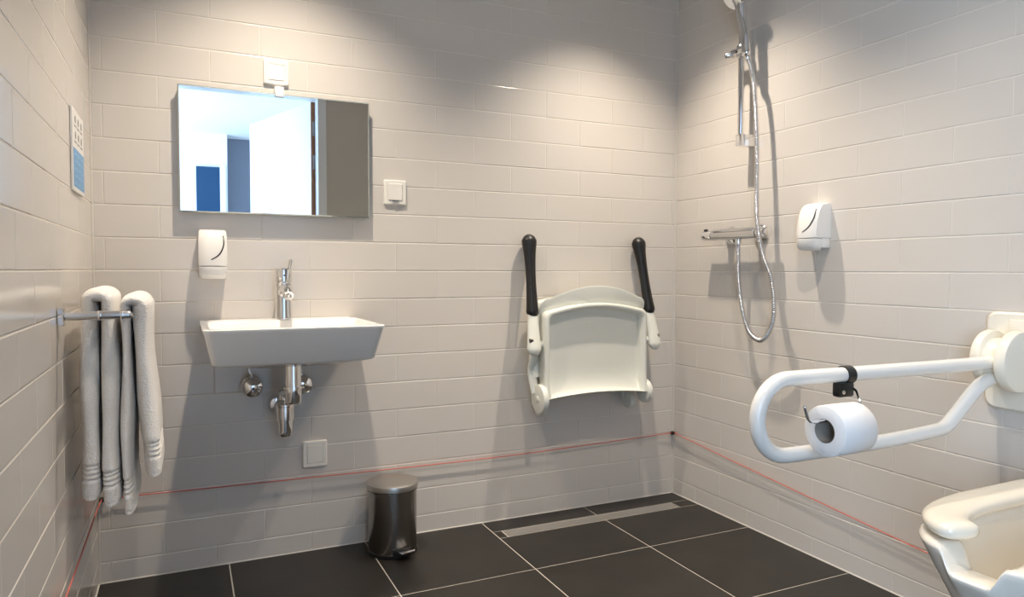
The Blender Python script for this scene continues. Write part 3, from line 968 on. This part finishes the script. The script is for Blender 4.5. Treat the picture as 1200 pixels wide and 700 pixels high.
t = thing('toilet_roll', 'white toilet paper roll hanging on the wire hook of the grab bar', 'toilet paper', (-0.711, -1.452, 0.6465))
bm = bmesh.new()
prof = [(0.0247, -0.0455), (0.0502, -0.0455), (0.0516, -0.0442), (0.0520, 0.0), (0.0516, 0.0442), (0.0502, 0.0455), (0.0247, 0.0455)]
lathe(prof, (0, 0, 0), 'x', 48, bm, False, False)
obj('paper', bm, 'paper', t, True, angle=50)
obj('core', lathe([(0.0246, -0.0457), (0.0246, 0.0457), (0.0235, 0.0457), (0.0235, -0.0457), (0.0246, -0.0457)], (0, 0, 0), 'x', 32, None, False, False), 'cardboard', t, True)

# ---------------------------------------------------------------- toilet
TYC = -1.682
t = thing('wall_hung_toilet', 'white wall hung toilet under the grab bar, rim notched at the front', 'toilet', (0, TYC, 0))
def dshape(xf, hw, xb=0.0, n=44, p=2.6, straight=0.30):
    """D outline: starts at the back left, runs round the front (x = -xf)"""
    pts = []
    xs_ = -(xf - (xf + xb) * (1 - straight))
    for k in range(n + 1):
        a = PI * k / n
        c, s = math.cos(a), math.sin(a)
        y = hw * math.copysign(abs(c) ** (2 / p), c)
        x = -(-xs_) - (xf + xs_) * abs(s) ** (2 / p)
        pts.append((x, y))
    return [(xb * 1.0, hw)] + pts + [(xb * 1.0, -hw)]
def notch(y):
    a = abs(y)
    if a > 0.060:
        return 0.0
    q = min(1.0, (0.060 - a) / 0.028)
    return q * q * (3 - 2 * q)
def tring(xf, hw, z, xb=-0.002, cut=0.0, p=3.0, st=0.36):
    out = []
    for x, y in dshape(xf, hw, xb, n=110, p=p, straight=st):
        zz = z
        if x < -xf * 0.75:
            zz -= cut * notch(y)
        out.append((x, y, zz))
    return out
bm = bmesh.new()
loft([tring(0.22, 0.075, 0.085), tring(0.33, 0.085, 0.095), tring(0.41, 0.09, 0.13), tring(0.49, 0.098, 0.19), tring(0.555, 0.112, 0.26), tring(0.597, 0.130, 0.32), tring(0.623, 0.150, 0.37, cut=0.004),
      tring(0.642, 0.170, 0.41, cut=0.022), tring(0.652, 0.184, 0.437, cut=0.036), tring(0.656, 0.190, 0.448, cut=0.040), tring(0.655, 0.190, 0.4535, cut=0.042), tring(0.648, 0.186, 0.457, cut=0.043),
      tring(0.600, 0.142, 0.457, -0.14, cut=0.044), tring(0.589, 0.134, 0.451, -0.15, cut=0.046), tring(0.578, 0.128, 0.425, -0.17, cut=0.036), tring(0.55, 0.112, 0.36, -0.22, cut=0.0),
      tring(0.51, 0.088, 0.29, -0.28), tring(0.47, 0.055, 0.25, -0.33), tring(0.43, 0.02, 0.24, -0.38)], True, True, bm)
obj('bowl', bm, 'toilet', t, True, angle=60)
# horseshoe seat with an open front
cl = dshape(0.602, 0.146, -0.13, n=80, p=3.2, straight=0.34)
center = [(x, y) for x, y in cl]
left = [q for q in center if q[1] > 0.054]
right = list(reversed([q for q in center if q[1] < -0.088]))
# continuous U: front-left tip, along the left side to the back, across, and down the right side
U = list(reversed(left)) + [(-0.105, 0.11), (-0.100, 0.0), (-0.105, -0.11)] + list(reversed(right))
Uc = catmull([(x, y, 0.4785) for x, y in U], 2)
F = frames(Uc)
rings = []
for i, (p, n_, b_) in enumerate(F):
    tdir = (Uc[min(i + 1, len(Uc) - 1)] - Uc[max(i - 1, 0)]).normalized()
    side = Vector((0, 0, 1)).cross(tdir).normalized()
    rg = []
    for k in range(20):
        a = 2 * PI * k / 20
        c, s = math.cos(a), math.sin(a)
        rg.append(p + side * (0.041 * math.copysign(abs(c) ** 0.75, c)) + Vector((0, 0, 0.0165 * math.copysign(abs(s) ** 0.75, s))))
    rings.append(rg)
def endcap(rg, p, d):
    out = []
    for f in (0.35, 0.65, 0.88):
        out.append([p + (v - p) * math.cos(f * PI / 2) ** 0.8 + d * 0.022 * math.sin(f * PI / 2) for v in rg])
    return out
d0 = (Uc[0] - Uc[1]).normalized()
d1 = (Uc[-1] - Uc[-2]).normalized()
rings = list(reversed(endcap(rings[0], Uc[0], d0))) + rings + endcap(rings[-1], Uc[-1], d1)
bm = bmesh.new()
loft(rings, True, True, bm)
obj('seat', bm, 'toilet_seat', t, True, angle=60)
for s in (-1, 1):
    obj('seat_hinge', cyl((-0.060, s * 0.085, 0.455), (-0.060, s * 0.085, 0.478), 0.018, None, 20, 0.003), 'chrome_soft', t, True)
    obj('seat_bumper', box(-0.40, -0.36, s * 0.158 - 0.010, s * 0.158 + 0.010, 0.455, 0.464, 0.002), 'toilet_seat', t)

# ---------------------------------------------------------------- emergency pull cord
P = [(XL + 0.011, -1.45, 0.268), (XL + 0.011, -0.9, 0.266), (XL + 0.011, -0.4, 0.266), (XL + 0.012, -0.03, 0.267), (XL + 0.03, -0.012, 0.267),
     (-2.05, -0.011, 0.266), (-1.634, -0.011, 0.259), (-0.93, -0.011, 0.251), (-0.45, -0.011, 0.257), (-0.03, -0.011, 0.266), (-0.012, -0.03, 0.266),
     (-0.012, -0.09, 0.262), (-0.012, -0.44, 0.230), (-0.012, -0.77, 0.201), (-0.012, -1.16, 0.167), (-0.012, -1.45, 0.150)]
o = obj('pull_cord', tube(catmull(P, 8), 0.0019, 8), 'red_cord', None, True)
o['label'] = 'thin red emergency pull cord running along the walls near the floor'
o['category'] = 'cord'
for x, lab in ((XL + 0.012, 'small black cord eyelet in the corner behind the towels'), (-0.013, 'small black cord eyelet in the corner right of the shower seat')):
    t = thing('cord_eyelet', lab, 'eyelet', (x, -0.013, 0.266), 0, 'cord eyelets in the corners')
    obj('ring', lathe([(0.0032, -0.006), (0.0078, -0.006), (0.0078, 0.006), (0.0032, 0.006), (0.0032, -0.006)], (0, 0, 0), 'x', 16, None, False, False), 'black_plastic', t, True)
    obj('stem', cyl((0, 0.005, 0), (0, 0.0125, 0), 0.004, None, 10), 'black_plastic', t, True)

# ---------------------------------------------------------------- ceiling spots (above the frame)
for (x, y, e), lab in zip(SPOTS, ('recessed ceiling spotlight over the washbasin', 'recessed ceiling spotlight over the shower corner',
                                  'recessed ceiling spotlight over the toilet', 'recessed ceiling spotlight just inside the doorway')):
    t = thing('ceiling_spotlight', lab, 'light', (x, y, CEIL), 0, 'recessed spotlights in the ceiling')
    obj('trim_ring', lathe([(0.045, 0.0), (0.045, -0.004), (0.036, -0.005), (0.030, 0.0)], seg=28, cap0=False, cap1=False), 'chrome_soft', t, True)
    obj('bulb', lathe([(0.030, -0.0005), (0.029, -0.002), (0.010, -0.003)], seg=24), 'bulb', t, True)
